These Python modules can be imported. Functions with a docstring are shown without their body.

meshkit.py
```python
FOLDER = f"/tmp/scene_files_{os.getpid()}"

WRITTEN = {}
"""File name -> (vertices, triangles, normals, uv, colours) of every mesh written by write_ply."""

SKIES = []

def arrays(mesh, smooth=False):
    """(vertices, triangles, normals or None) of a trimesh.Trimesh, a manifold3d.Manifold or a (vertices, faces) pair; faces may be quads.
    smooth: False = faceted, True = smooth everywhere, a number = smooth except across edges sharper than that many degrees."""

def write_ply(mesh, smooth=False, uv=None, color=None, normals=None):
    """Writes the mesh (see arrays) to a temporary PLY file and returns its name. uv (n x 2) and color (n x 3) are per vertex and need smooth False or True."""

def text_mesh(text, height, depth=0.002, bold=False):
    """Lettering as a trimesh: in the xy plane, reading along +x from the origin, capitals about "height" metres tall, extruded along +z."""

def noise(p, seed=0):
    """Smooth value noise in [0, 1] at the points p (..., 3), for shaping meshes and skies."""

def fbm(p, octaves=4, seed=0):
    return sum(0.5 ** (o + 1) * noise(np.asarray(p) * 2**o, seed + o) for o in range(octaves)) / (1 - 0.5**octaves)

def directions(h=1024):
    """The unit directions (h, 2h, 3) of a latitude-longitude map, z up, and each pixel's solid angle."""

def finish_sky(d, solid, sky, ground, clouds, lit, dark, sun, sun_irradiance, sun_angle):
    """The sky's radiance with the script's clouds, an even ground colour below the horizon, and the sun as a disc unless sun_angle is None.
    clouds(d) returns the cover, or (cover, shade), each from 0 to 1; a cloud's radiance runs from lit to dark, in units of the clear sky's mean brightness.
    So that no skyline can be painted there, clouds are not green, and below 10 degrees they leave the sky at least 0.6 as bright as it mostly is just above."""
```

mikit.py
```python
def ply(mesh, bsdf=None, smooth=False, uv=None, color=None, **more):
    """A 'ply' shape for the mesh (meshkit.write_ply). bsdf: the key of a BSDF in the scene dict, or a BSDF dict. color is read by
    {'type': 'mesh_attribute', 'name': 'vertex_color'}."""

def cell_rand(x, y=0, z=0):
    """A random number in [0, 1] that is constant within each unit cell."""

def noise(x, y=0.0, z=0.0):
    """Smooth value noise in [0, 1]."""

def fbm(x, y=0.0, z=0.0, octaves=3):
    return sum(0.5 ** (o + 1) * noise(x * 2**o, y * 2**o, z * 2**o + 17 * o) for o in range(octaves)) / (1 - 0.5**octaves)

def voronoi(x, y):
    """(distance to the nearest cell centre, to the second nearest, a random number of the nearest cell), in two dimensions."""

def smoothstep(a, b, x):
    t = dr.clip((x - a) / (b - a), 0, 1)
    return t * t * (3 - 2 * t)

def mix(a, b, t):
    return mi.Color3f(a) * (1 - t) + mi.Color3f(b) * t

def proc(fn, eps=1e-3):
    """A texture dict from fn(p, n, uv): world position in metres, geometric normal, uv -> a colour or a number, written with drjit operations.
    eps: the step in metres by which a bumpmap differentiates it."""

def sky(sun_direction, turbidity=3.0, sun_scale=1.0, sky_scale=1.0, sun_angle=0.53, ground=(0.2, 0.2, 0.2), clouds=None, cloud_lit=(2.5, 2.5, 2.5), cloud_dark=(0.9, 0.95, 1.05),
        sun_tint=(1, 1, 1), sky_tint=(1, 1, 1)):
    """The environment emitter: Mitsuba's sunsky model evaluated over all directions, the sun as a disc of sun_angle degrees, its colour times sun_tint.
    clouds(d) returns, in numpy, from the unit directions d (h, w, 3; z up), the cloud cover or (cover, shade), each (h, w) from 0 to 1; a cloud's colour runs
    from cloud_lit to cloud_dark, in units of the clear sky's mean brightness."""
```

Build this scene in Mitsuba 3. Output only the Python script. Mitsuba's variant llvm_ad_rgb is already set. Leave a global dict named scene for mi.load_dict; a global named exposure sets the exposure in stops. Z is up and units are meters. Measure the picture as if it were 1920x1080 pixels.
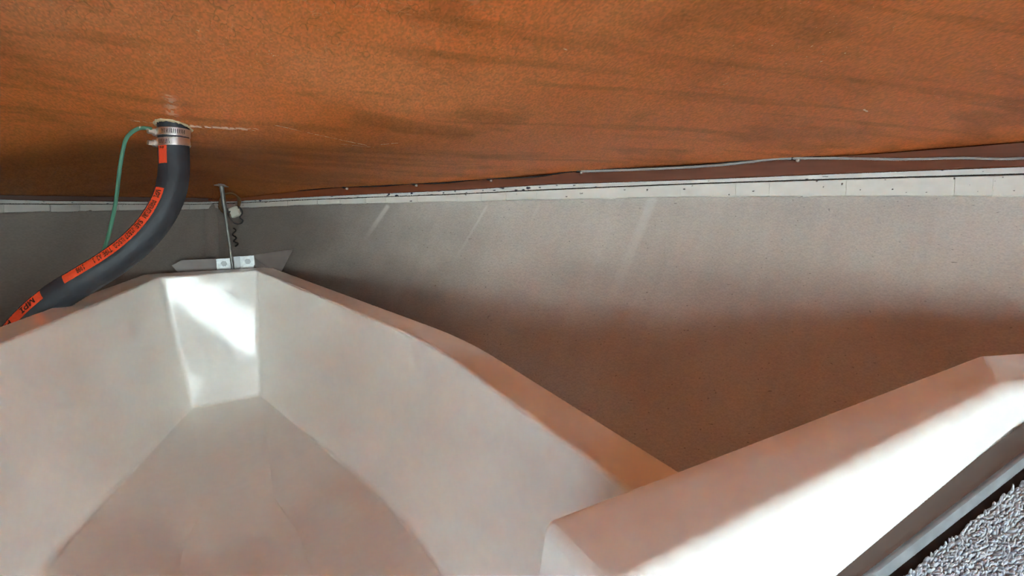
import math, random
import numpy as np, trimesh, manifold3d as m3
import drjit as dr
import mitsuba as mi
import mikit, meshkit
from mikit import noise, fbm, smoothstep, mix, cell_rand
from scipy.interpolate import RBFInterpolator, PchipInterpolator

# ------------------------------------------------------------------ camera, sky, exposure
# x = starboard, y = forward (boat axis), z = up, the camera stands in the doorway at the origin
YAW, PITCH, F = math.radians(26.5), math.radians(4.97), 1150.0
exposure = 6.15
T = mi.ScalarTransform4f
_fw = [math.sin(YAW) * math.cos(PITCH), math.cos(YAW) * math.cos(PITCH), -math.sin(PITCH)]
scene = {'type': 'scene', 'camera': {
    'type': 'perspective', 'fov_axis': 'x', 'fov': math.degrees(2 * math.atan(960 / F)), 'near_clip': 0.02, 'far_clip': 200.0,
    'to_world': T().look_at(origin=[0, 0, 0], target=_fw, up=[0, 0, 1])}}
SUN = (0.20, 0.42, 0.88)
scene['sky'] = mikit.sky(SUN, turbidity=3.0, ground=(0.40, 0.40, 0.39), sun_tint=(0.73, 1.03, 1.23))
labels = {}
rng = np.random.default_rng(7)
random.seed(7)

# ------------------------------------------------------------------ helpers
CY, SY, CP, SP = math.cos(YAW), math.sin(YAW), math.cos(PITCH), math.sin(PITCH)

def ray(px, py):
    a, b = (px - 960) / F, -(py - 540) / F
    fw, up = CP + b * SP, b * CP - SP           # horizontal forward, vertical
    return np.array([CY * a + SY * fw, -SY * a + CY * fw, up])

def at(px, py, D=None, y=None, z=None, x=None):
    r = ray(px, py)
    if D is not None: return r * (D / (SY * r[0] + CY * r[1]))
    if y is not None: return r * (y / r[1])
    if x is not None: return r * (x / r[0])
    return r * (z / r[2])

def pix_x(x, y, z=0.0):
    X, D = CY * x - SY * y, SY * x + CY * y
    return 960 + F * X / (D * CP - z * SP)

def z_of(x, y, py):
    D = SY * x + CY * y
    k = -(py - 540) / F
    return (k * D * CP - D * SP) / (CP + k * SP)

def key_of(name, parent=None):
    base = name if parent is None else parent + '__' + name
    k, n = base, 0
    while k in scene or any(q.startswith(k + '__') for q in scene) or k in labels:
        n += 1
        k = f'{base}_{n:03d}'
    return k

def put(name, mesh, bsdf, parent=None, smooth=30, **kw):
    k = key_of(name, parent)
    scene[k] = mikit.ply(mesh, bsdf, smooth, **kw)
    return k

def tag(k, label=None, category=None, group=None, kind=None):
    e = labels.setdefault(k, {})
    for a, b in (('label', label), ('category', category), ('group', group), ('kind', kind)):
        if b: e[a] = b
    return k

def grid_mesh(P):
    P = np.asarray(P, float)
    n, m = P.shape[:2]
    i, j = np.meshgrid(np.arange(n - 1), np.arange(m - 1), indexing='ij')
    q = np.stack([i * m + j, i * m + j + 1, (i + 1) * m + j + 1, (i + 1) * m + j], -1).reshape(-1, 4)
    f = np.vstack([q[:, [0, 1, 2]], q[:, [0, 2, 3]]])
    return trimesh.Trimesh(P.reshape(-1, 3), f, process=False)

def slab(P, thick_vec):
    """A grid surface given thickness: closed shell of P and P + thick_vec."""
    P = np.asarray(P, float)
    Q = P + thick_vec
    a, b = grid_mesh(P), grid_mesh(Q[:, ::-1])
    rim = lambda A, B: grid_mesh(np.stack([A, B]))
    return trimesh.util.concatenate([a, b, rim(P[0], Q[0]), rim(P[-1], Q[-1]), rim(P[:, 0], Q[:, 0]), rim(P[:, -1], Q[:, -1])])

def catmull(pts, n=12):
    p = np.asarray(pts, float)
    d = np.r_[0, np.cumsum(np.linalg.norm(np.diff(p, axis=0), axis=1) ** 0.5)]
    from scipy.interpolate import CubicSpline
    return CubicSpline(d, p)(np.linspace(0, d[-1], n * (len(p) - 1) + 1))

def frames(p):
    t = np.gradient(p, axis=0)
    t /= np.linalg.norm(t, axis=1, keepdims=True)
    a = np.cross(t[0], [0, 0, 1.0])
    if np.linalg.norm(a) < 1e-3: a = np.cross(t[0], [0, 1.0, 0])
    a /= np.linalg.norm(a)
    A = []
    for k in range(len(p)):
        a = a - t[k] * (a @ t[k]); a /= np.linalg.norm(a)
        A.append(a)
    A = np.array(A)
    return t, A, np.cross(t, A)

def tube(pts, r, sides=12, caps=True, bumps=None):
    p = np.asarray(pts, float)
    t, A, B = frames(p)
    ang = np.arange(sides + 1) * 2 * np.pi / sides
    R = np.interp(np.linspace(0, 1, len(p)), np.linspace(0, 1, np.size(r)), np.ravel(r)) if np.size(r) > 1 else np.full(len(p), float(r))
    P = p[:, None] + R[:, None, None] * (np.cos(ang)[None, :, None] * A[:, None] + np.sin(ang)[None, :, None] * B[:, None])
    ms = [grid_mesh(P)]
    if caps:
        for k in (0, -1):
            ms.append(grid_mesh(np.stack([P[k], np.repeat(p[k][None], sides + 1, 0)])))
    m = trimesh.util.concatenate(ms)
    m.merge_vertices()
    return m

def rounded_hull(corners, radii, seg=20):
    """Convex hull of spheres: a moulded block with round edges."""
    parts = []
    for c, r in zip(corners, radii):
        parts.append(m3.Manifold.sphere(float(r), seg).translate([float(q) for q in c]))
    h = m3.Manifold.batch_hull(parts)
    m = h.to_mesh()
    return trimesh.Trimesh(m.vert_properties[:, :3], m.tri_verts, process=False)

def box(size, centre=(0, 0, 0), bevel=0.0, R=None):
    s = np.array(size, float) / 2
    if bevel:
        pts = [np.array([sx, sy, sz]) for sx in (-1, 1) for sy in (-1, 1) for sz in (-1, 1)]
        V = []
        for c in pts:
            q = c * s
            for k in range(3):
                w = q - c * bevel
                w[k] = q[k]
                V.append(w)
        m = trimesh.convex.convex_hull(np.array(V))
    else:
        m = trimesh.creation.box(2 * s)
    M = np.eye(4)
    if R is not None: M[:3, :3] = np.asarray(R)
    M[:3, 3] = centre
    m.apply_transform(M)
    return m

def basis(xa, za):
    xa = np.asarray(xa, float); xa = xa / np.linalg.norm(xa)
    za = np.asarray(za, float); za = za - xa * (za @ xa); za = za / np.linalg.norm(za)
    return np.stack([xa, np.cross(za, xa), za], 1)

# ------------------------------------------------------------------ materials
def pr(name, col, rough=0.5, spec=0.5, metal=0.0, coat=0.0, bump=None, bscale=1.0, eps=1e-3):
    base = {'type': 'rgb', 'value': list(col)} if not isinstance(col, dict) else col
    b = {'type': 'principled', 'base_color': base, 'roughness': rough, 'specular': spec, 'metallic': metal}
    if coat: b['clearcoat'] = coat; b['clearcoat_gloss'] = 0.95
    if bump is not None:
        b = {'type': 'bumpmap', 'arbitrary': mikit.proc(bump, eps), 'scale': bscale, 'bsdf': b}
    scene[name] = {'type': 'twosided', 'bsdf': b}
    return name

def seg_dist(p, a, b):
    a, b = [float(q) for q in a], [float(q) for q in b]
    d = [b[k] - a[k] for k in range(3)]
    L2 = sum(q * q for q in d)
    v = [p.x - a[0], p.y - a[1], p.z - a[2]]
    t = dr.clip((v[0] * d[0] + v[1] * d[1] + v[2] * d[2]) / L2, 0, 1)
    return dr.sqrt(sum((v[k] - t * d[k]) ** 2 for k in range(3))), t

SCRATCHES, STREAKS = [], []      # filled in once the surfaces stand: (from, to, width, strength)

def ceil_col(p, n, uv):
    x, y, z = p.x, p.y, p.z
    big = fbm(x * 2.6 + 3.1, y * 3.4 + 1.7, 0.0, 3)
    mid = fbm(x * 7 + 5, y * 12 - 2, 1.0, 4)
    # brushed resin streaks run across the boat
    streak = fbm(x * 4 - y * 1.5, y * 40 + x * 9, 2.0, 4)
    c = mix((0.70, 0.20, 0.05), (0.80, 0.28, 0.09), smoothstep(0.35, 0.7, big))
    c = mix(c, (0.95, 0.20, 0.03), smoothstep(0.30, 0.0, dr.abs(x - 0.16 - 0.12 * y)) * smoothstep(0.95, 0.55, y) * 0.8)   # fresh orange resin
    c = mix(c, (0.84, 0.38, 0.165), smoothstep(0.15, -0.30, x) * smoothstep(1.3, 0.8, y) * 0.75)                              # thin tan resin
    c = mix(c, (0.66, 0.185, 0.05), smoothstep(0.30, 0.65, x) * 0.8)                                                        # duller to starboard
    c = mix(c, (0.42, 0.13, 0.04), smoothstep(0.48, 0.76, mid) * 0.6)
    c = mix(c, (0.36, 0.10, 0.028), smoothstep(0.50, 0.78, streak) * 0.38)
    # shade forward of the filler hole painted into the resin colour, ragged edge
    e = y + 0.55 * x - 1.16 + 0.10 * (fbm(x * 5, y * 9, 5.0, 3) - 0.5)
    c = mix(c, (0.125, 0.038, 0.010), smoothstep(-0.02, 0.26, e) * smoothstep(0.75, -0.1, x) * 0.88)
    fib = noise(x * 420, y * 260, 4.0)
    c = c * (0.84 + 0.32 * fib)
    # pale specks in drifts: glints of the glossy resin painted in
    drift = smoothstep(0.42, 0.66, fbm(x * 5 + 2, y * 5, 7.0, 2))
    sp = noise(x * 330, y * 330, 9.0)
    c = mix(c, (0.95, 0.72, 0.50), smoothstep(0.945, 0.975, sp) * (0.12 + 0.88 * drift) * smoothstep(1.35, 0.9, y + 0.4 * dr.abs(x)) * 0.8)
    # wrinkled cloth print: dark fibre lines and painted pale highlights, strongest to port near the doorway
    wx, wy = x + 0.010 * noise(x * 60, y * 60, 3.0), y + 0.010 * noise(x * 60, y * 60, 11.0)
    rid = dr.abs(noise(wx * 105, wy * 75, 6.0) - 0.5)
    zone = smoothstep(0.75, -0.15, x) * smoothstep(1.2, 0.7, y)
    c = c * (1 - 0.5 * smoothstep(0.05, 0.0, rid) * zone * smoothstep(0.4, 0.6, noise(x * 30, y * 30, 8.0)))
    rid2 = dr.abs(noise(wx * 90 + 31, wy * 140, 16.0) - 0.5)
    c = mix(c, (0.92, 0.55, 0.30), 0.45 * smoothstep(0.05, 0.0, rid2) * zone * smoothstep(0.5, 0.65, noise(x * 26, y * 38, 18.0)))
    for a, b, wd, st in SCRATCHES:
        d, t = seg_dist(p, a, b)
        d = d + 0.6 * wd * (noise(p.x * 130, p.y * 130, 1.0) - 0.5)
        c = mix(c, (0.95, 0.74, 0.56), smoothstep(wd, wd * 0.2, d) * st * smoothstep(0.25, 0.6, noise(p.x * 220, p.y * 220, 21.0)))
    return c

def ceil_bump(p, n, uv):
    x, y = p.x, p.y
    return fbm(x * 60, y * 60, 0.5, 3) * 0.004 + noise(x * 260 + 40 * noise(x * 30, y * 30, 1.0), y * 180, 2.5) * 0.0012

def hull_col(p, n, uv):
    x, y, z = p.x, p.y, p.z
    big = fbm(x * 3, y * 3, z * 5, 3)
    c = mix((0.62, 0.575, 0.52), (0.72, 0.68, 0.62), smoothstep(0.3, 0.7, big))
    # towards bow and port: unpainted laminate, darkened further for dimmer light there, ragged edge
    bare_dim = smoothstep(0.75, 0.15, x + 0.22 * (fbm(x * 6, y * 6, z * 7, 3) - 0.5))
    c = mix(c, (0.150, 0.125, 0.108), bare_dim * 0.96)
    fine = noise(x * 330, y * 330, z * 330)
    c = c * (0.90 + 0.2 * fine)
    sp = noise(x * 150, y * 150, z * 190)
    c = mix(c, (0.20, 0.16, 0.13), smoothstep(0.90, 0.96, sp) * 0.55)
    # pale roving lines in the laminate, slanting down the sides
    s = x * 0.80 - y * 0.55 - z * 0.34
    line = noise(s * 11.0, 3.0, z * 0.8)
    c = mix(c, (0.72, 0.69, 0.64), smoothstep(0.93, 0.99, line) * 0.5 * (1 - bare_dim))
    for a, b, wd, st in STREAKS:
        d, t = seg_dist(p, a, b)
        c = mix(c, (0.80, 0.78, 0.74), smoothstep(wd, wd * 0.25, d) * st * (1 - t))
    thin = noise(s * 60.0, 7.0, z * 1.2)
    c = c * (0.975 + 0.05 * thin)
    return c

def hull_bump(p, n, uv):
    return fbm(p.x * 110, p.y * 110, p.z * 110, 2) * 0.0012

def gel_col(p, n, uv):
    f = noise(p.x * 120, p.y * 120, p.z * 120)
    c = mix((0.82, 0.80, 0.745), (0.85, 0.83, 0.775), f)
    sp = noise(p.x * 210 + 3, p.y * 210, p.z * 210)
    return mix(c, (0.45, 0.38, 0.30), smoothstep(0.985, 0.995, sp) * 0.5)

def gel_bump(p, n, uv):
    return fbm(p.x * 11, p.y * 11, p.z * 11, 2) * 0.0018

def block_col(p, n, uv):
    f = fbm(p.x * 40, p.y * 40, p.z * 60, 3)
    c = mix((0.78, 0.75, 0.67), (0.86, 0.83, 0.76), f)
    sp = noise(p.x * 95, p.y * 95, p.z * 140)
    c = mix(c, (0.30, 0.275, 0.25), smoothstep(0.55, -0.05, p.x) * 0.9)     # greyed towards the bow and to port, standing in for dimmer light
    return mix(c, (0.10, 0.07, 0.05), smoothstep(0.90, 0.94, sp))

def lip_col(p, n, uv):
    f = fbm(p.x * 45, p.y * 45, p.z * 110, 3)
    c = mix((0.74, 0.72, 0.67), (0.84, 0.82, 0.78), f)
    c = mix(c, (0.28, 0.26, 0.235), smoothstep(0.55, -0.05, p.x) * 0.9)  # darkened towards bow and port in place of dimmer light
    big = fbm(p.x * 6, p.y * 6, 0.0, 2)
    sp = noise(p.x * 120, p.y * 120, p.z * 200)
    return mix(c, (0.03, 0.03, 0.05), smoothstep(0.72, 0.80, sp * (0.55 + 0.75 * big)))

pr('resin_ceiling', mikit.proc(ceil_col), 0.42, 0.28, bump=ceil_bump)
pr('resin_flange', mikit.proc(lambda p, n, uv: mix((0.13, 0.032, 0.013), (0.22, 0.062, 0.026), fbm(p.x * 8, p.y * 8, p.z * 60, 3))), 0.45, 0.25)
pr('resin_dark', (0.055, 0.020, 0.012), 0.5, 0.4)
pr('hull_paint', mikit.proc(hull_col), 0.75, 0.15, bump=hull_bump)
pr('gelcoat', mikit.proc(gel_col), 0.09, 0.55, bump=gel_bump)
pr('block_paint', mikit.proc(block_col), 0.5, 0.4)
pr('lip_paint', mikit.proc(lip_col), 0.5, 0.4)
pr('caulk_dark', (0.025, 0.018, 0.014), 0.7, 0.3)
pr('hose_rubber', mikit.proc(lambda p, n, uv: mix((0.020, 0.024, 0.030), (0.034, 0.040, 0.048), fbm(p.x * 120, p.y * 120, p.z * 40, 3))), 0.5, 0.45)
pr('label_red', mikit.proc(lambda p, n, uv: mix((0.74, 0.065, 0.022), (0.82, 0.095, 0.035), noise(p.x * 300, p.y * 300, p.z * 300))), 0.5, 0.4)
pr('ink', (0.035, 0.012, 0.010), 0.6, 0.3)
pr('green_wire', (0.085, 0.26, 0.17), 0.45, 0.5)
pr('steel', (0.86, 0.85, 0.83), 0.30, 0.5, 1.0)
pr('slot_dark', (0.03, 0.028, 0.025), 0.6, 0.3)
pr('galvanised', mikit.proc(lambda p, n, uv: mix((0.36, 0.37, 0.37), (0.60, 0.61, 0.60), fbm(p.x * 180, p.y * 180, p.z * 180, 3))), 0.45, 0.5, 0.75)
pr('rod_metal', mikit.proc(lambda p, n, uv: mix((0.10, 0.105, 0.10), (0.34, 0.34, 0.32), fbm(p.x * 300, p.y * 300, p.z * 120, 3))), 0.42, 0.5, 0.7)
pr('bolt_metal', (0.22, 0.22, 0.22), 0.4, 0.5, 0.8)
pr('torn_fibre', mikit.proc(lambda p, n, uv: mix((0.72, 0.60, 0.38), (0.50, 0.36, 0.20), fbm(p.x * 400, p.y * 400, p.z * 400, 2))), 0.7, 0.3)
pr('knee_paint', mikit.proc(lambda p, n, uv: mix((0.24, 0.215, 0.20), (0.30, 0.27, 0.25), fbm(p.x * 60, p.y * 60, p.z * 60, 3))), 0.5, 0.4)
pr('black_wire', (0.014, 0.013, 0.012), 0.5, 0.4)
pr('brown_wire', (0.11, 0.055, 0.022), 0.55, 0.4)
pr('white_plastic', (0.62, 0.59, 0.50), 0.4, 0.5)
pr('grey_cable', (0.40, 0.385, 0.37), 0.5, 0.4)
pr('rubber_trim', mikit.proc(lambda p, n, uv: mix((0.16, 0.165, 0.165), (0.27, 0.275, 0.28), fbm(p.x * 60, p.y * 60, p.z * 60, 3))), 0.35, 0.5)
pr('gap_brown', (0.10, 0.062, 0.048), 0.5, 0.4)
pr('carpet_fibre', mikit.proc(lambda p, n, uv: mix((0.36, 0.36, 0.375), (0.62, 0.62, 0.635), fbm(p.x * 240, p.y * 240, p.z * 240, 2))), 0.9, 0.1)
pr('bounce_white', (0.84, 0.84, 0.83), 0.5, 0.4)
pr('cockpit_nonskid', (0.44, 0.45, 0.46), 0.7, 0.3)
pr('bulkhead_paint', (0.13, 0.125, 0.12), 0.5, 0.4)

# ------------------------------------------------------------------ hull planform and levels
def arc_sample(pts, n):
    p = np.asarray(pts, float)
    d = np.r_[0, np.cumsum(np.linalg.norm(np.diff(p, axis=0), axis=1))]
    f = PchipInterpolator(d, p)
    return lambda t: f(np.asarray(t) * d[-1])

STEM = (0.02, 1.857)
RIGHT = arc_sample([STEM, (0.42, 1.575), (0.80, 1.30), (1.20, 0.99), (1.57, 0.67), (1.76, 0.25), (1.83, -1.05)], 0)
LEFT = arc_sample([STEM, (-0.404, 1.711), (-0.95, 1.36), (-1.42, 0.86), (-1.72, 0.25), (-1.80, -1.05)], 0)

def lvl(table):
    a = np.array(table, float)
    return lambda px: np.interp(px, a[:, 0], a[:, 1])

R_CEIL = lvl([(440, 374), (600, 355), (783, 346), (920, 337), (1085, 322), (1477, 298), (1640, 288), (1920, 265), (2600, 215)])
R_LIP0 = lvl([(440, 378), (600, 369), (862, 357), (1037, 346), (1293, 338), (1529, 328), (1920, 313), (2600, 290)])
R_LIP1 = lvl([(440, 381), (600, 373.5), (855, 364), (1037, 355), (1274, 345), (1581, 335), (1920, 326), (2600, 306)])
R_BLK1 = lvl([(440, 391), (500, 388), (636, 382.5), (855, 378.5), (1030, 375), (1274, 370), (1564, 369), (1920, 369), (2600, 369)])
L_CEIL = lvl([(-900, 340), (0, 366), (370, 371), (440, 374)])
L_LIP0 = lvl([(-900, 352), (0, 374), (100, 377), (370, 379), (440, 378)])
L_LIP1 = lvl([(-900, 362), (0, 382), (370, 383), (440, 381)])
L_BLK1 = lvl([(-900, 405), (0, 400), (100, 397), (250, 395), (400, 392), (440, 391)])

def edge(curve, level, ts, inset=0.0):
    """3-D points of a level line round the hull, moved inboard by inset."""
    out = []
    e = 1e-3
    for t in ts:
        p = curve(t)
        d = curve(min(t + e, 1)) - curve(max(t - e, 0))
        d /= np.linalg.norm(d)
        n = np.array([-d[1], d[0]])
        if n @ (np.array([0, 0.2]) - p) < 0: n = -n
        q = p + n * inset
        D = SY * p[0] + CY * p[1]
        px = pix_x(p[0], p[1]) if D > 0.35 else (2600 if p[0] > 0 else -900)
        px = min(max(px, -900), 2600)
        if D > 0.35: z = z_of(p[0], p[1], level(px))
        else: z = None
        out.append([q[0], q[1], np.nan if z is None else z])
    o = np.array(out)
    bad = np.isnan(o[:, 2])
    if bad.any():
        last = np.where(~bad)[0][-1]
        o[bad, 2] = o[last, 2]
    return o

def t_at_px(curve, px):
    ts = np.linspace(0, 1, 4001)
    P = curve(ts)
    D = SY * P[:, 0] + CY * P[:, 1]
    q = np.where(D > 0.3, 960 + F * (CY * P[:, 0] - SY * P[:, 1]) / np.maximum(D, 0.3) / CP, np.nan)
    return float(ts[np.nanargmin(np.abs(q - px))])

TS = np.linspace(0, 1, 90) ** 1.2

# ---- ceiling (underside of the foredeck)
ceR, ceL = edge(RIGHT, R_CEIL, TS, 0.02), edge(LEFT, L_CEIL, TS, 0.02)
HOSE_TOP = at(325, 238, D=1.10)
ROD_TOP = at(415, 346, y=1.742)
ctl = [*ceR[::6], *ceL[::6], HOSE_TOP, ROD_TOP]
for x, y in ((-0.35, 1.22), (0.1, 1.13), (0.4, 1.05), (0.0, 0.95), (0, 0.5), (0.4, 0.5), (-0.4, 0.5), (0, 0), (0.6, -0.1), (-0.6, -0.1), (0, -0.5), (0.7, -0.5), (-0.7, -0.5), (0, -1.0), (1.2, -1.0), (-1.2, -1.0)):
    D = SY * x + CY * y; ctl.append([x, y, 0.196 + 0.30 * (1.10 - max(D, 0.45)) if D < 1.0 else 0.385 - 0.17 * D])
ctl = np.array(ctl)
ZC = RBFInterpolator(ctl[:, :2], ctl[:, 2], smoothing=2e-5)
rim = np.vstack([ceL[::-1], ceR[1:]])
aft = np.stack([np.linspace(rim[0, 0], rim[-1, 0], len(rim)), np.full(len(rim), -1.02)], 1)
tt = np.linspace(0, 1, 110) ** 1.7
P = rim[:, None, :2] * (1 - tt)[None, :, None] + aft[:, None] * tt[None, :, None]
Z = ZC(P.reshape(-1, 2)).reshape(P.shape[:2])
w = np.exp(-(tt / 0.006) ** 2)[None]
Z = Z * (1 - w) + rim[:, 2:3] * w
CEIL = np.dstack([P, Z])
outer = np.vstack([edge(LEFT, L_CEIL, TS, -0.07)[::-1], edge(RIGHT, R_CEIL, TS, -0.07)[1:]])   # the deck runs on over the hull edge
CEIL = np.concatenate([outer[:, None], CEIL], 1)
cm = slab(CEIL, np.array([0, 0, 0.04]))
cc_ = np.asarray(cm.vertices)[cm.faces].mean(1)
cm.update_faces(~((cc_[:, 1] < -0.10) & (cc_[:, 0] < -0.31) & (cc_[:, 0] > -1.62)))  # opening added over the unseen seat to let sun in
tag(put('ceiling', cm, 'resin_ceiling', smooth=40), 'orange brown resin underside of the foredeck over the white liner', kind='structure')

def zceil(x, y):
    return float(ZC(np.array([[x, y]]))[0])

def ceil_at(px, py):
    r = ray(px, py)
    ks = np.linspace(0.3, 2.2, 1500)
    q = r[None] * ks[:, None]
    return q[np.argmax(q[:, 2] > ZC(q[:, :2]))]
for a, b, wd, st in (((352, 236), (480, 243), 0.008, 0.8), ((300, 232), (250, 226), 0.005, 0.6), ((515, 234), (690, 273), 0.0022, 0.7), ((715, 271), (745, 268), 0.002, 0.6), ((318, 180), (322, 214), 0.012, 0.45), ((640, 270), (700, 276), 0.002, 0.5), ((1620, 205), (1626, 209), 0.0025, 0.9), ((1052, 88), (1062, 93), 0.0022, 0.9)):
    SCRATCHES.append((ceil_at(*a), ceil_at(*b), wd, st))

# ---- hull sides with flange, lip and block row
def hull_grid(curve, lv_top, sgn):
    top = edge(curve, lv_top, TS)
    rows = []
    for q in np.linspace(0, 1, 46):
        h = q * 0.85
        z = top[:, 2] - h
        f = 0.47 * q ** 1.08
        x = STEM[0] + (top[:, 0] - STEM[0]) * (1 - f)
        y = top[:, 1] - 0.16 * q * np.clip(top[:, 1] / 1.8, 0, 1)
        rows.append(np.stack([x, y, z], 1))
    return np.array(rows)

HR, HL = hull_grid(RIGHT, lambda q: R_BLK1(q) - 2.5, 1), hull_grid(LEFT, lambda q: L_BLK1(q) - 2.0, -1)
# the shell runs on upright behind the block row up to the deck
HR = np.concatenate([edge(RIGHT, R_CEIL, TS, -0.01)[None], edge(RIGHT, lambda q: R_BLK1(q) - 2.6, TS, -0.01)[None], HR])
HL = np.concatenate([edge(LEFT, L_CEIL, TS, -0.01)[None], edge(LEFT, lambda q: L_BLK1(q) - 2.1, TS, -0.01)[None], HL])
_hm = grid_mesh(HR)
def hull_at(px, py):
    r = ray(px, py)
    q = _hm.ray.intersects_location([[0, 0, 0]], [r / np.linalg.norm(r)])[0]
    return q[np.argmin(np.linalg.norm(q, axis=1))]
for a, b, wd, st in (((1222, 376), (1130, 600), 0.017, 0.55), ((726, 388), (682, 452), 0.009, 0.5), ((912, 388), (846, 500), 0.005, 0.5), ((1010, 385), (985, 440), 0.006, 0.25)):
    STREAKS.append((hull_at(*a), hull_at(*b), wd, st))
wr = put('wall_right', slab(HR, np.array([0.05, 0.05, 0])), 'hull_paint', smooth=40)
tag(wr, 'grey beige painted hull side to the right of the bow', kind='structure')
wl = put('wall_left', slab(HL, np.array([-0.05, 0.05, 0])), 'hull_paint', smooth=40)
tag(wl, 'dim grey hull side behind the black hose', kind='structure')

stem = HR[:, 0] + np.array([0.0, 0.018, 0.0])
tag(put('wall_bow', tube(np.vstack([stem[0] + [0, 0, 0.05], stem]), 0.030, 14), 'hull_paint', smooth=50), 'stem of the hull where the two sides meet', kind='structure')

def band(curve, l0, l1, ts, inset, depth, bevel=0.0012):
    """A strip between two level lines standing proud of the hull."""
    a, b = edge(curve, l0, ts, inset), edge(curve, l1, ts, inset)
    a0, b0 = edge(curve, l0, ts, inset - depth), edge(curve, l1, ts, inset - depth)
    mid = lambda p, q, f: p * (1 - f) + q * f
    rows = [a0, mid(a, a0, 0.15), mid(a, b, 0.06), mid(a, b, 0.94), mid(b, b0, 0.15), b0]
    G = np.array(rows)
    ms = [grid_mesh(G)]
    for k in (0, -1):
        ms.append(trimesh.Trimesh(G[:, k], [[0, 1, 2], [0, 2, 3], [0, 3, 4], [0, 4, 5]], process=False))
    return trimesh.util.concatenate(ms)

fl = put('flange', band(RIGHT, R_CEIL, R_LIP0, TS, 0.016, 0.05), 'resin_flange', wr, smooth=40)
tag(fl, 'dark red brown resin band under the deck edge')
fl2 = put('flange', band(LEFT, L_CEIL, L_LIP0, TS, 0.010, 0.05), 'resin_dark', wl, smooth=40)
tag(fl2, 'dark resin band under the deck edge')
put('lip', band(RIGHT, R_LIP0, R_LIP1, TS, 0.009, 0.05), 'lip_paint', wr, smooth=40)
put('lip', band(LEFT, L_LIP0, L_LIP1, TS, 0.009, 0.05), 'lip_paint', wl, smooth=40)
put('caulk_line', band(RIGHT, lambda q: R_LIP1(q) - 0.6, lambda q: R_LIP1(q) + 0.9, TS, 0.0065, 0.03), 'caulk_dark', wr, smooth=40)
put('caulk_line', band(LEFT, lambda q: L_LIP1(q) - 0.6, lambda q: L_LIP1(q) + 0.9, TS, 0.0065, 0.03), 'caulk_dark', wl, smooth=40)

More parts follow.
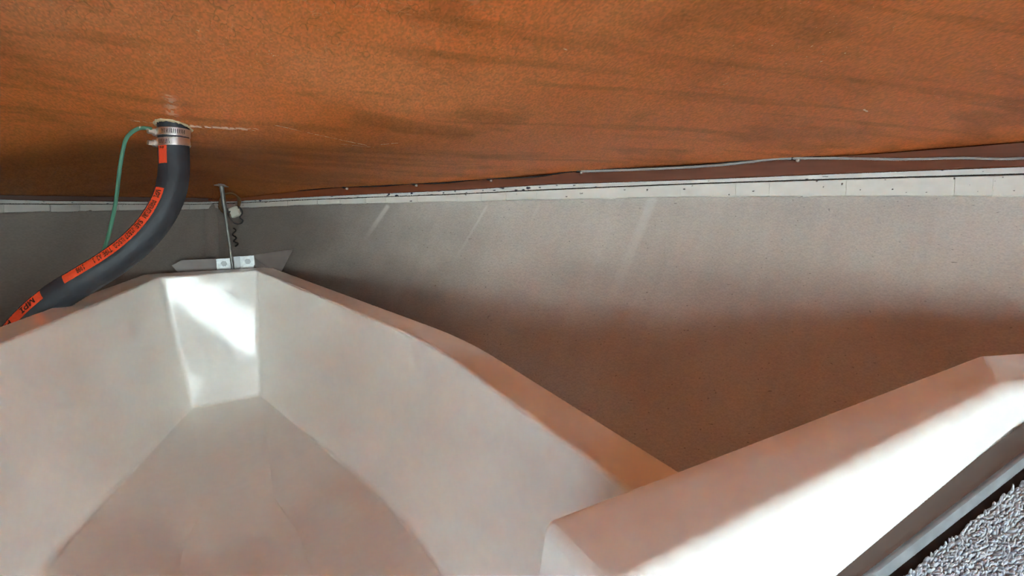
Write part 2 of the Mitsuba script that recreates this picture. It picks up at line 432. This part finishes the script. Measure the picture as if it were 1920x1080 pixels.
def blocks(curve, holder, l0, l1, cuts):
    ts = [t_at_px(curve, c) for c in cuts]
    for k, (a, b) in enumerate(zip(ts[:-1], ts[1:])):
        g = 0.00042
        n = max(2, int(abs(b - a) * 40) + 2)
        ins = 0.007 + 0.002 * rng.random()
        dy = rng.normal(0, 0.35)
        m = band(curve, lambda q: l0(q) + 0.7, lambda q, dy=dy: l1(q) + dy, np.linspace(min(a, b) + g, max(a, b) - g, n), ins, 0.03)
        put('block', m, 'block_paint', holder, smooth=40)

put('block_bed', band(RIGHT, lambda q: R_LIP1(q) + 0.5, lambda q: R_BLK1(q) - 0.8, TS, 0.0048, 0.03), 'block_paint', wr, smooth=40)
put('block_bed', band(LEFT, lambda q: L_LIP1(q) + 0.5, lambda q: L_BLK1(q) - 0.8, TS, 0.0048, 0.03), 'block_paint', wl, smooth=40)
blocks(RIGHT, wr, R_LIP1, R_BLK1, [470, 545, 600, 642, 690, 728, 786, 860, 905, 951, 1008, 1090, 1178, 1272, 1375, 1437, 1579, 1780, 1852, 2010, 2200])
blocks(LEFT, wl, L_LIP1, L_BLK1, [410, 356, 290, 222, 150, 95, 8, -90, -220])
# bottom of the hull
bR, bL = HR[-1], HL[-1]
tag(put('hull_bottom', grid_mesh(np.stack([bL, bR])), 'hull_paint', smooth=40), 'bottom of the hull between the two sides', kind='structure')

# ------------------------------------------------------------------ moulded liner
def fillet_path(pts, radii, n=7):
    """Open path with rounded corners; the same number of stations for any input."""
    p = [np.asarray(q, float) for q in pts]
    out = [p[0]]
    for k in range(1, len(p) - 1):
        a, b, c = p[k - 1], p[k], p[k + 1]
        r = radii[k - 1]
        d0, d1 = (a - b), (c - b)
        r0, r1 = min(r, 0.45 * np.linalg.norm(d0)), min(r, 0.45 * np.linalg.norm(d1))
        s, e = b + d0 / np.linalg.norm(d0) * r0, b + d1 / np.linalg.norm(d1) * r1
        for t in np.linspace(0, 1, n):
            out.append((1 - t) ** 2 * s + 2 * t * (1 - t) * b + t * t * e)
    out.append(p[-1])
    # subdivide long legs
    return np.array(out)

def subdivide(path, n_leg):
    res = []
    for (a, b), n in zip(zip(path[:-1], path[1:]), n_leg):
        for t in np.arange(n) / n:
            res.append(a * (1 - t) + b * t)
    res.append(path[-1])
    return np.array(res)

rimA, rimB = at(299, 519, D=1.45), at(483, 506, D=1.545)
rimC = at(812, 645, D=0.81)
rimR = at(1165, 909, D=0.425)
rimL0 = at(0, 632, D=0.79)
rimC2 = np.array([-0.268, 0.80, rimL0[2] - 0.012])
rimR2 = rimR + (rimR - rimC) / np.linalg.norm(rimR - rimC) * 0.05
rimL2 = np.array([-0.27, 0.30, -0.175])
flA, flB = at(360, 765, D=1.47), at(489, 742, D=1.515)
flC = at(745, 950, D=0.885)
flR = np.array([0.245, 0.29, -0.412])
flC2 = at(60, 1078, D=0.715)
flL = np.array([-0.235, 0.29, -0.418])
RAD_RIM = [0.10, 0.012, 0.012, 0.10]
RAD_FL = [0.17, 0.010, 0.010, 0.17]
n_leg = [8] + [1] * 6 + [8] + [1] * 6 + [4] + [1] * 6 + [8] + [1] * 6 + [8]
rim = subdivide(fillet_path([rimR2, rimC, rimB, rimA, rimC2, rimL2], RAD_RIM), n_leg)
flo = subdivide(fillet_path([flR, flC, flB, flA, flC2, flL], RAD_FL), n_leg)

def offset_out(path, d):
    t = np.gradient(path[:, :2], axis=0)
    t /= np.linalg.norm(t, axis=1, keepdims=True)
    n = np.stack([t[:, 1], -t[:, 0]], 1)     # path runs right side forward, round the bow end, back along the left
    c = path[:, :2].mean(0)
    if ((path[:, :2] - c) * n).sum() < 0: n = -n
    q = path.copy()
    q[:, :2] += n * d
    return q

FLW = 0.056
out_ = subdivide(fillet_path([rimR2 + [FLW, 0, 0], rimC + [FLW, 0.01, 0.0], rimB + [0.035, FLW, 0.004], rimA + [-0.035, FLW, 0.004], rimC2 + [-FLW, 0.01, 0], rimL2 + [-FLW, 0, 0]], [0.10, 0.012, 0.012, 0.10]), n_leg)
down = lambda q, h: q - np.array([0, 0, h])
rr = 0.006
rows = [down(out_, 0.05), down(out_, 0.004), out_ * 0.94 + rim * 0.06]
u = (rim - out_); u[:, 2] = 0; u /= np.linalg.norm(u, axis=1, keepdims=True)
wdir = flo - rim; wdir /= np.linalg.norm(wdir, axis=1, keepdims=True)
for k in range(6):                          # round-over of the rim
    a = k / 5 * math.pi / 2
    s, e = rim - u * rr, rim + wdir * rr
    t = k / 5
    rows.append((1 - t) ** 2 * s + 2 * t * (1 - t) * rim + t * t * e)
rf = 0.010
for t in np.linspace(0.12, 0.9, 8): rows.append(rim * (1 - t) + flo * t)
cen = np.array([0.03, 0.75, -0.415])
panel_pts = [np.array([0.115, 0.29, -0.447]), at(560, 1000, z=-0.445), at(513, 931, z=-0.445), at(379, 958, z=-0.445), at(345, 1020, z=-0.445), np.array([-0.08, 0.29, -0.447])]
pan = subdivide(fillet_path(panel_pts, [0.02, 0.004, 0.004, 0.02]), n_leg)
fdir = pan - flo; fdir /= np.linalg.norm(fdir, axis=1, keepdims=True)
for k in range(9):
    t = k / 8
    s, e = flo - wdir * rf, flo + fdir * rf
    rows.append((1 - t) ** 2 * s + 2 * t * (1 - t) * flo + t * t * e)
for t in (0.3, 0.65, 1.0): rows.append(flo * (1 - t) + pan * t)
basin = grid_mesh(np.array(rows))
put('basin', basin, 'gelcoat', 'footwell_liner', smooth=20)
# sunk centre panel of the footwell floor
ctr = np.stack([np.full(len(pan), 0.02), np.linspace(0.29, 0.29, len(pan)), np.full(len(pan), -0.434)], 1)
pan2 = pan
half = len(pan) // 2
A_, B_ = pan2[:half + 1], pan2[::-1][:half + 1]
put('floor_panel', grid_mesh(np.stack([A_, (A_ + B_) / 2, B_])), 'gelcoat', 'footwell_liner', smooth=32)
# the floor runs on aft below the camera to the cockpit
aftf = np.array([[flR, [0.245, -0.09, -0.43]], [[0.115, 0.29, -0.435], [0.115, -0.09, -0.455]], [[-0.08, 0.29, -0.435], [-0.08, -0.09, -0.455]], [flL, [-0.235, -0.09, -0.43]]])
put('floor_extension', grid_mesh(aftf), 'gelcoat', 'footwell_liner', smooth=32)
# coaming: the corner of the moulding that turns outboard on the right
r0, r1 = 0.017, 0.005
cNL, cFL = at(1140, 1112, D=0.298), at(1014, 971, D=0.370)
cFR, cNR = at(1838, 666, D=0.618), at(1925, 716, D=0.515)
_n = np.cross(cFL - cNL, cFR - cNL)
_r = ray(1925, 716)
cNR = _r * ((cNL @ _n) / (_r @ _n))
def inn(p, dx, dy, r): return np.asarray(p) + np.array([dx * r, dy * r, -r])
dz = np.array([0, 0, -1.0])
cs = [inn(cNL, 1, 1, r0), inn(cFL, 1, -1, r1 * 1.6), inn(cFR, -1, -1, r1), inn(cNR, -1, 1, r0)]
low = [cs[0] + [-0.040, 0.004, -0.24], cs[1] + [-0.042, 0.0, -0.24], cs[2] + [0.0, 0.0, -0.24], cs[3] + [0.0, 0.004, -0.24]]
co = rounded_hull(cs + low, [r0, r1 * 1.6, r1, r0, r0, r1 * 1.6, r1, r0], 32)
put('coaming', co, 'gelcoat', 'footwell_liner', smooth=25)
e2, e3 = cs[2] + [0.95, -0.02, -0.045], cs[3] + [0.95, -0.05, -0.040]
co2 = rounded_hull([cs[2], cs[3], e2, e3, low[2], low[3], e2 + [0, 0, -0.2], e3 + [0, 0, -0.2]], [r1, r0, r1, r0] * 2, 32)
put('coaming_end', co2, 'gelcoat', 'footwell_liner', smooth=25)
# the panels below the coaming run out to the hull; the port side mirrors the starboard one
pb = rounded_hull([(0.80, 0.31, -0.25), (1.70, 0.31, -0.25), (1.70, 0.31, -0.95), (0.16, 0.31, -0.95), (0.16, 0.31, -0.40)], [0.012] * 5, 12)
put('bulkhead_panel', pb, 'gelcoat', 'footwell_liner', smooth=25)
ml = [(-0.20, 0.27, -0.19), (-0.20, 0.34, -0.19), (-0.85, 0.27, -0.17), (-0.85, 0.34, -0.17), (-0.18, 0.27, -0.42), (-0.18, 0.34, -0.42), (-0.85, 0.27, -0.42), (-0.85, 0.34, -0.42)]
put('coaming', rounded_hull(ml, [0.012] * 8, 24), 'gelcoat', 'footwell_liner', smooth=25)
pb = rounded_hull([(-0.80, 0.31, -0.25), (-1.70, 0.31, -0.25), (-1.70, 0.31, -0.95), (-0.18, 0.31, -0.95), (-0.18, 0.31, -0.40)], [0.012] * 5, 12)
put('bulkhead_panel', pb, 'gelcoat', 'footwell_liner', smooth=25)
tag('footwell_liner', 'glossy cream gelcoat liner with a tapering footwell and raised coaming', 'boat liner')

# rubber trim and carpet on the shelf aft of the coaming
tA, tB = at(1585, 1090, D=0.392), at(1925, 831, D=0.505)
tdir = (tB - tA) / np.linalg.norm(tB - tA)
line = lambda s, off=(0, 0, 0): tA + tdir * s + np.asarray(off)
L_ = np.linalg.norm(tB - tA)
ss = np.linspace(-0.10, L_ + 0.25, 40)
tr = []
prof = [(0.020, 0.000), (0.012, 0.004), (0.002, 0.0025), (-0.003, -0.003), (-0.0045, -0.010), (-0.003, -0.013), (0.02, -0.02)]
tr = np.array([[line(s) + np.array([0, a - 0.003, b - 0.003]) for s in ss] for a, b in prof])
def trim_band(prof):
    return grid_mesh(np.array([[line(s) + np.array([0, a - 0.003, b - 0.003]) for s in ss] for a, b in prof]))
put('upper_gap', trim_band([(0.02, 0.002), (0.004, 0.0018), (0.0015, 0.0), (0.004, -0.002), (0.012, -0.003)]), 'gap_brown', 'edge_trim', smooth=40)  # dark colour stands in for shade in the gap above the strip
put('strip', trim_band([(0.012, -0.001), (0.001, -0.0015), (-0.001, -0.003), (-0.0022, -0.008), (-0.001, -0.0125), (0.004, -0.014)]), 'rubber_trim', 'edge_trim', smooth=40)
put('lower_gap', trim_band([(0.012, -0.011), (0.003, -0.013), (-0.004, -0.0175), (-0.007, -0.022), (0.0, -0.03)]), 'caulk_dark', 'edge_trim', smooth=40)  # dark colour stands in for shade in the gap below the strip
k = 'edge_trim'
tag(k, 'dark grey rubber strip between the white coaming and grey carpet', 'trim strip')
# carpet backing slab with a dense pile of tufts
CT, ST = math.cos(math.radians(38)), math.sin(math.radians(38))
def carpet_pt(s, d):
    return line(s) + np.array([0.0, -0.010 - d * CT, -0.020 - d * ST])
S_, D_ = np.linspace(-0.06, L_ + 0.25, 30), np.linspace(0, 0.30, 12)
G = np.array([[carpet_pt(s, d) for s in S_] for d in D_])
ang = np.arange(5) * 2 * np.pi / 5
tv = np.vstack([np.stack([r * np.cos(ang), r * np.sin(ang), np.full(5, h)], 1) for r, h in ((0.7, -0.15), (1.0, 0.45), (0.72, 0.85))] + [[[0, 0, 1.0]]])
tf = np.array([[a * 5 + i, a * 5 + (i + 1) % 5, (a + 1) * 5 + (i + 1) % 5] for a in range(2) for i in range(5)] + [[a * 5 + i, (a + 1) * 5 + (i + 1) % 5, (a + 1) * 5 + i] for a in range(2) for i in range(5)] + [[10 + i, 10 + (i + 1) % 5, 15] for i in range(5)])
pts = []
row = 0
d = 0.0
while d < 0.16:
    s = -0.06 + (row % 2) * 0.0013
    while s < L_ + 0.20:
        pts.append((s + rng.normal(0, 0.0006), d + rng.normal(0, 0.0006)))
        s += 0.0026
    d += 0.0024; row += 1
pts = np.array(pts)
n = len(pts)
base = np.array([carpet_pt(s, d) for s, d in pts])
th = rng.normal(0.5, 0.35, n)
tall = 0.0036 + 0.0020 * rng.random(n)
lean = np.stack([rng.normal(0.0, 0.28, n), rng.normal(0.10, 0.30, n)], 1)
V = np.tile(tv[None], (n, 1, 1)) * np.array([0.0016, 0.0011, 1.0])
V[..., 2] *= tall[:, None]
c, s_ = np.cos(th)[:, None], np.sin(th)[:, None]
X = V[..., 0] * c - V[..., 1] * s_ + lean[:, :1] * V[..., 2]
Y = V[..., 0] * s_ + V[..., 1] * c + lean[:, 1:] * V[..., 2]
Zt = V[..., 2]
V = np.stack([X, Y * CT - Zt * ST, Y * ST + Zt * CT], -1) + base[:, None]
Fc = (tf[None] + (np.arange(n) * len(tv))[:, None, None]).reshape(-1, 3)
pile = trimesh.Trimesh(V.reshape(-1, 3), Fc, process=False)
put('backing', slab(G, np.array([0, 0.006, -0.010])), 'carpet_fibre', 'carpet')
tag(put('pile', pile, 'carpet_fibre', 'carpet', smooth=True), kind='stuff')
tag('carpet', 'light grey loop pile carpet on the shelf in the lower right corner', 'carpet')
sh = box((0.74, 0.31, 0.125), (0.62, 0.07, -0.36), 0.004)

# ------------------------------------------------------------------ aft end: unseen bulkhead, doorway shaped for the light, and sunlit cockpit behind it
DOOR = (-1.55, 0.85, -0.03)      # left jamb, right jamb, underside of the header; sized to shape the light
DY = -1.0
for x0, x1, z0, z1 in ((-1.95, DOOR[0], -1.0, 0.75), (DOOR[1], 1.95, -1.0, 0.75), (DOOR[0], DOOR[1], DOOR[2], 0.75)):
    tag(put('wall_back', box((x1 - x0, 0.03, z1 - z0), ((x0 + x1) / 2, DY, (z0 + z1) / 2)), 'bulkhead_paint'), 'unseen bulkhead round a wide doorway shaped for the light, behind the camera', kind='structure')
tag(put('floor', box((3.7, 5.0, 0.05), (0, -2.6, -0.475)), 'cockpit_nonskid'), 'white sole behind the camera', kind='structure')
for nm, sz, c in (('wall_port', (0.06, 4.0, 0.75), (-1.88, -3.0, -0.43)), ('wall_starboard', (0.06, 4.0, 0.75), (1.88, -3.0, -0.43)), ('wall_transom', (3.7, 0.06, 0.75), (0, -5.0, -0.43))):
    tag(put(nm, box(sz, c), 'cockpit_nonskid'), 'grey side of the cockpit behind the camera', kind='structure')
# hatch well and white seat added to port to bounce sun forward
tag(put('added_panel_1', box((1.62, 0.03, 0.72), (-1.11, -0.11, 0.35)), 'bulkhead_paint'), 'unseen panel added on the forward side of the hatch well to block sky', kind='structure')
tag(put('added_panel_2', box((0.03, 0.90, 0.72), (-0.315, -0.55, 0.35)), 'bulkhead_paint'), 'unseen panel added on the inboard side of the hatch well to block sky', kind='structure')
lw = [(-1.22, -0.38, -0.40), (-0.42, -0.38, -0.40), (-1.42, -0.66, -0.09), (-0.42, -0.66, -0.09), (-1.42, -0.80, -0.09), (-0.42, -0.80, -0.09), (-1.22, -0.90, -0.42), (-0.42, -0.90, -0.42)]
k = put('added_seat', rounded_hull(lw, [0.025] * 8, 16), 'bounce_white')
tag(k, 'unseen white reclined seat added behind the camera to bounce sunlight forward', 'seat')
k = put('added_bench', box((3.2, 0.7, 0.50), (0.0, -2.25, -0.20), 0.03), 'bounce_white')  # added out of view to bounce sunlight through the doorway
tag(k, 'unseen white bench added across the cockpit to bounce sunlight forward', 'bench')

# ------------------------------------------------------------------ fuel hose
R_H = 0.0250
hp = [HOSE_TOP + [0, 0, 0.012], HOSE_TOP, at(326, 285, D=1.100), at(325, 335, D=1.095), at(310, 385, D=1.085), at(272, 440, D=1.07),
      at(218, 487, D=1.055), at(158, 525, D=1.04), at(100, 562, D=1.03), at(50, 606, D=1.02), at(14, 655, D=1.02), at(-10, 720, D=1.03), at(-20, 800, D=1.05)]
hp = catmull(hp, 14)
put('tube', tube(hp, R_H, 36, caps=True), 'hose_rubber', 'fuel_hose', smooth=40)
ht, hA, hB = frames(hp)
hs = np.r_[0, np.cumsum(np.linalg.norm(np.diff(hp, axis=0), axis=1))]
# reference direction on the hose: seen from the camera, left of / above the centre line
tocam = -hp / np.linalg.norm(hp, axis=1, keepdims=True)
tocam = tocam - ht * (tocam * ht).sum(1, keepdims=True)
tocam /= np.linalg.norm(tocam, axis=1, keepdims=True)
side = np.cross(ht, tocam)       # across the picture
def s_of_px(px, py):
    q = []
    for p in hp:
        X, D, z = CY * p[0] - SY * p[1], SY * p[0] + CY * p[1], p[2]
        fw = D * CP - z * SP
        q.append((960 + F * X / fw - px) ** 2 + (540 - F * (z * CP + D * SP) / fw - py) ** 2)
    return hs[int(np.argmin(q))]
# one fixed line along the hose: parallel-transported angle that best follows the camera-side line
LAB0 = math.radians(46)
ref = math.cos(LAB0) * tocam + math.sin(LAB0) * side * (1 if side[40] @ np.array([CY, -SY, 0]) < 0 else -1)
SGN = 1 if side[40] @ np.array([CY, -SY, 0]) < 0 else -1
def on_hose(s, a, r):
    """Point at arc length s, angle a (radians) from the label's middle towards the camera-far side, radius r."""
    s = np.asarray(s, float); a = np.asarray(a, float)
    c = np.stack([np.interp(s, hs, hp[:, k]) for k in range(3)], -1)
    tc = np.stack([np.interp(s, hs, tocam[:, k]) for k in range(3)], -1)
    sd = np.stack([np.interp(s, hs, side[:, k]) for k in range(3)], -1) * SGN
    th = LAB0 + a
    return c + np.expand_dims(np.broadcast_to(r, a.shape), -1) * (np.cos(th)[..., None] * tc + np.sin(th)[..., None] * sd)
HW = math.radians(21)
def label(s0, s1, text=None):
    S, A = np.meshgrid(np.linspace(s0, s1, max(3, int((s1 - s0) / 0.004))), np.linspace(-HW, HW, 9), indexing='ij')
    k = put('label', grid_mesh(on_hose(S, A, R_H + 0.0004)), 'label_red', 'fuel_hose', smooth=True)
    tag(k, 'red printed label strip')
    for tx, c0, w0, hh in (text or []):          # words: middle and width as fractions of the label's length
        m = meshkit.text_mesh(tx, hh, 0.0002, bold=True)
        v, f = trimesh.remesh.subdivide_to_size(m.vertices, m.faces, 0.003)
        x0, x1 = v[:, 0].min(), v[:, 0].max()
        sx = s0 + (s1 - s0) * (c0 + w0 * ((v[:, 0] - x0) / (x1 - x0) - 0.5))
        # reads along the hose away from the ceiling, tops of the letters towards the hose's near side
        q = on_hose(sx, -(v[:, 1] - hh / 2) / R_H, R_H + 0.0005 + v[:, 2])
        tag(put('lettering', trimesh.Trimesh(q, f, process=False), 'ink', k), 'dark printed lettering')
label(hs[14] - 0.012, s_of_px(326, 247))
label(s_of_px(325, 277), s_of_px(325, 312), [('2', 0.12, 0.12, 0.008)])
label(s_of_px(317, 358), s_of_px(138, 537), [('MPI', 0.055, 0.062, 0.0105), ('PREMIUM', 0.195, 0.155, 0.0105), ('SAE', 0.335, 0.066, 0.0105), ('J1527', 0.43, 0.09, 0.0105), ('U.S.C.G.', 0.54, 0.095, 0.0105), ('TYPE', 0.645, 0.072, 0.0105), ('A2', 0.715, 0.036, 0.0105), ('1', 0.76, 0.008, 0.0105), ('1998', 0.865, 0.06, 0.0105)])
label(s_of_px(100, 562), s_of_px(0, 690), [('MPI', 0.17, 0.17, 0.0105), ('PREMIUM', 0.60, 0.42, 0.0105)])
tag('fuel_hose', 'thick black rubber fuel hose with red lettered stripe curving from ceiling', 'hose')

# torn hole edge where the hose passes the deck
an = np.linspace(0, 2 * np.pi, 73)[:-1]
HT = HOSE_TOP
ring = []
jag = 0.0035 * meshkit.noise(np.stack([np.cos(an) * 6, np.sin(an) * 6, an * 0 + 2.0], -1)) + 0.003 * rng.random(72)
def ring_pts(r, dz):
    q = np.stack([HT[0] + r * np.cos(an), HT[1] + r * np.sin(an), np.zeros(72)], 1)
    q[:, 2] = ZC(q[:, :2]) + dz
    return np.vstack([q, q[:1]])
rg = grid_mesh(np.stack([ring_pts(R_H + 0.0042 + jag * 0.8, 0.002), ring_pts(R_H + 0.0028 + jag * 0.5, -0.0010 - jag * 0.2), ring_pts(R_H + 0.0015 + 0 * jag, -0.0005 - jag * 0.5), ring_pts(R_H + 0.0005, 0.004)]))
tag(put('hole_edge', rg, 'torn_fibre', 'ceiling', smooth=False), 'ragged pale edge of the hole round the hose')

# hose clamps
def clamp(py, lab, tilt, band_to, nslot):
    c = at(326, py, D=1.100)
    kk = key_of('hose_clamp')
    h = 0.0068
    ax = np.array([tilt, 0.02, 1.0]); ax /= np.linalg.norm(ax)
    e1 = np.array([CY, -SY, 0.0]); e1 -= ax * (e1 @ ax); e1 /= np.linalg.norm(e1)   # to the right in the picture
    e2 = np.cross(ax, e1)                                                           # away from the camera
    def cyl(a, r, zz): return c + r[..., None] * (np.cos(a)[..., None] * e1 + np.sin(a)[..., None] * e2) + zz[..., None] * ax
    a, zz = np.meshgrid(np.linspace(0, 2 * np.pi, 65), [-h, -h, -h + 0.0008, h - 0.0008, h, h], indexing='ij')
    rr_ = np.broadcast_to(np.array([R_H, R_H + 0.001, R_H + 0.0014, R_H + 0.0014, R_H + 0.001, R_H]), a.shape)
    put('band', grid_mesh(cyl(a, rr_, zz)), 'steel', kk, smooth=40)
    # free end of the band, lapped over the first turn
    a, zz = np.meshgrid(np.linspace(-math.pi + 0.25, band_to, 40), [-h * 0.92, -h * 0.85, h * 0.85, h * 0.92], indexing='ij')
    rr_ = np.broadcast_to(np.array([R_H + 0.0014, R_H + 0.0024, R_H + 0.0024, R_H + 0.0014]), a.shape)
    put('band_end', grid_mesh(cyl(a, rr_, zz)), 'steel', kk, smooth=40)
    sl = []
    for q in range(nslot):
        a0 = band_to - 0.10 - q * 0.105
        aa, zz = np.meshgrid(np.linspace(a0 - 0.022, a0 + 0.022, 3), np.linspace(-h * 0.55, h * 0.55, 3), indexing='ij')
        sl.append(grid_mesh(cyl(aa, np.full(aa.shape, R_H + 0.0026), zz)))
    put('slots', trimesh.util.concatenate(sl), 'slot_dark', kk)
    # worm housing and screw head on the left
    hc = c - e1 * (R_H + 0.0045) - e2 * 0.004
    R3 = np.stack([e2, e1, ax], 1)
    put('screw_housing', box((0.015, 0.008, 0.0125), hc, 0.002, R3), 'steel', kk)
    sc = trimesh.creation.cylinder(0.0042, 0.010, sections=6)
    M = np.eye(4); M[:3, :3] = basis(ax, -e2 * 0.8 - e1 * 0.5); M[:3, 3] = hc - e2 * 0.010 - e1 * 0.003
    sc.apply_transform(M)
    put('screw', sc, 'steel', kk, smooth=False)
    tag(kk, lab, 'hose clamp')
clamp(250, 'upper steel worm clamp round the black hose, just below the ceiling hole', 0.02, -0.35, 14)
clamp(268, 'lower steel worm clamp round the black hose, above the red stripe', -0.05, -1.25, 7)

# green earth wire
gw = catmull([at(284, 242, D=1.085), at(268, 240, D=1.082), at(255, 243, D=1.08), at(238, 258, D=1.08), at(230, 285, D=1.085), at(224, 320, D=1.09), at(219, 365, D=1.10), at(211, 410, D=1.115), at(201, 450, D=1.13), at(190, 480, D=1.15), at(176, 515, D=1.18)], 8)
put('wire', tube(gw, 0.0033, 10), 'green_wire', 'ground_wire', smooth=50)
put('terminal', tube([at(262, 240, D=1.081), at(271, 240, D=1.083), at(280, 243, D=1.083)], [0.0036, 0.003, 0.002], 10), 'steel', 'ground_wire', smooth=50)
tag('ground_wire', 'thin green wire arching from the hose clamps down behind the hose', 'wire')

# ------------------------------------------------------------------ bow: rod, bracket, backing board, wires
rt = ROD_TOP
rb = at(437, 506, y=1.742)
put('rod', tube([rt + (rt - rb) * 0.05, rt, (rt + rb) / 2, rb, rb + (rb - rt) * 0.15], 0.0040, 14), 'rod_metal', 'tie_rod', smooth=50)
put('sleeve', tube([rt, rt * 0.72 + rb * 0.28], 0.0056, 14), 'rod_metal', 'tie_rod', smooth=50)
a, zz = np.meshgrid(np.linspace(0, 2 * np.pi, 33), [0.0, 0.6, 1.0], indexing='ij')
wv = np.stack([rt[0] + (0.015 * zz * (1 + 0.3 * np.sin(3 * a))) * np.cos(a), rt[1] + 0.012 * zz * np.sin(a), 0 * a], -1)
wv[..., 2] = ZC(wv[..., :2].reshape(-1, 2)).reshape(a.shape) - 0.004 * (1 - zz) - 0.0015
put('sealant', grid_mesh(wv), 'galvanised', 'tie_rod', smooth=40)
tag('tie_rod', 'thin leaning metal rod between the ceiling and the bow bracket', 'rod')

def flat_poly(pix, Y, thick):
    p = np.array([at(x, y, y=(Y[i] if np.ndim(Y) else Y)) for i, (x, y) in enumerate(pix)])
    back = p + np.array([0, 1.0, 0]) * thick
    n = len(p)
    f = []
    for i in range(1, n - 1): f += [[0, i + 1, i], [n, n + i, n + i + 1]]
    for i in range(n):
        j = (i + 1) % n
        f += [[i, j, n + j], [i, n + j, n + i]]
    return trimesh.Trimesh(np.vstack([p, back]), f, process=False)
bb = [flat_poly([(322, 498), (340, 488), (420, 484), (472, 478), (476, 530), (350, 530)], 1.768, 0.012),
      flat_poly([(472, 478), (550, 467), (522, 520), (476, 530)], [1.768, 1.685, 1.665, 1.766], 0.012)]
k = put('backing_board', trimesh.util.concatenate(bb), 'knee_paint', smooth=20)
tag(k, 'grey painted backing board across the bow behind the bracket', 'board')
kk = 'bow_bracket'
for (q, c) in (([(405, 486), (433, 484), (437, 512), (408, 514)], (420, 494.5)), ([(450, 481.5), (476, 479), (479, 509), (452, 511)], (464.5, 490.5))):
    put('plate', flat_poly(q, 1.757, 0.006), 'galvanised', kk, smooth=20)
    b = trimesh.creation.cylinder(0.0075, 0.010, sections=6)
    M = np.eye(4); M[:3, :3] = basis([1, 0, 0], [0, -1, 0]); M[:3, 3] = at(c[0], c[1], y=1.755)
    b.apply_transform(M)
    put('bolt', b, 'bolt_metal', kk, smooth=False)
put('lug', flat_poly([(431, 482), (452, 480), (454, 512), (434, 513)], 1.759, 0.006), 'bolt_metal', kk, smooth=20)
tag(kk, 'galvanised bracket with two bolted plates at the foot of the rod', 'bracket')

# loop of brown wire, white connector, black tail
lp = []
for j in range(60):
    a = j / 59 * 2 * math.pi * 2.3 + 1.0
    rx, ry = 19 + 2.0 * math.sin(a * 1.7), 20 + 2.5 * math.sin(a * 0.9 + 1)
    lp.append(at(430 + rx * math.cos(a), 380 + ry * math.sin(a), y=1.762 + 0.008 * math.sin(a * 1.3)))
put('wire', tube(np.array(lp), 0.0026, 8), 'brown_wire', 'wire_coil', smooth=50)
tag('wire_coil', 'small coil of brown wire hanging at the bow behind the rod', 'wire coil')
cc = at(440.5, 397.5, y=1.757)
R3 = basis(np.array([CY, -SY, 0]) * 0.93 + np.array([0, 0, 0.37]), [SY, CY, 0.0])
put('body', box((0.023, 0.026, 0.014), cc, 0.002, R3 @ np.array([[1, 0, 0], [0, 1, 0], [0, 0, 1.0]])), 'white_plastic', 'wire_connector')
tag('wire_connector', 'small white plastic wire connector hanging beside the rod', 'connector')
bw = catmull([at(x, y, y=1.752) for x, y in ((446, 386), (452, 392), (454, 400), (450, 408), (455, 413), (453, 418), (446, 420), (439, 418), (433, 412), (429, 404), (432, 396))], 6)
k = put('black_wire', tube(bw, 0.0017, 8), 'black_wire', smooth=50)
tag(k, 'short black wire looped under the white connector', 'wire')
fz = catmull([at(x, y, y=1.772) for x, y in ((437, 428), (441, 434), (436, 440), (443, 446), (438, 452), (444, 455), (441, 462))], 5)
k = put('frayed_wire', tube(fz, 0.0020, 6), 'black_wire', smooth=50)
tag(k, 'frayed dark scrap of wire behind the rod, below the connector', 'wire')

# ------------------------------------------------------------------ cable along the deck edge and its clips
def along(pix, inset):
    out = []
    for x, y in pix:
        t = t_at_px(RIGHT, x)
        p = edge(RIGHT, lambda q: y, [t], inset)[0]
        out.append(p)
    return np.array(out)
cb = along([(1090, 323.5), (1180, 320.5), (1280, 316), (1340, 312), (1400, 306), (1440, 301), (1480, 299.5), (1560, 299.5), (1640, 301), (1700, 301), (1780, 299), (1850, 300.5), (1900, 299.5), (1990, 295), (2150, 290)], 0.026)
put('sheath', tube(catmull(cb, 6), 0.0030, 8), 'grey_cable', 'cable', smooth=50)
tag('cable', 'grey cable running along the deck edge at the right', 'cable')
bk = along([(560, 358), (600, 356), (655, 351.5), (700, 351), (740, 349), (783, 345.5), (830, 345), (870, 341), (920, 336.5), (980, 335), (1030, 330), (1085, 321.5), (1180, 318), (1280, 313.5), (1340, 309), (1400, 302.5), (1440, 297.5), (1478, 296), (1540, 297.5)], 0.024)
k = put('black_lead', tube(catmull(bk, 6), 0.0018, 8), 'black_wire', smooth=50)
tag(k, 'thin black wire sagging between clips along the deck edge', 'wire')
for (x, y, lab) in ((655, 352, 'first of five from the bow'), (783, 346, 'second of five from the bow'), (920, 337, 'third of five from the bow'), (1085, 322.5, 'fourth of five, where the grey cable begins'), (1478, 298, 'largest and nearest')):
    p = along([(x, y)], 0.022)[0]
    kk = key_of('cable_clip')
    sc = 1.25 if x > 1400 else 0.9
    M = basis([CY, -SY, 0], [0, 0, 1.0])
    put('saddle', box((0.013 * sc, 0.012, 0.008 * sc), p, 0.002, M), 'black_wire', kk)
    s = trimesh.creation.icosphere(subdivisions=2, radius=0.0042 * sc)
    s.apply_scale([1, 1, 0.8]); s.apply_translation(p + np.array([CY, -SY, 0]) * 0.007 * sc + np.array([-SY * 0.004, -CY * 0.004, -0.005 * sc]))
    put('screw', s, 'steel', kk, smooth=True)
    tag(kk, 'black cable clip on the deck edge, ' + lab, 'cable clip', 'cable clips along the deck edge')
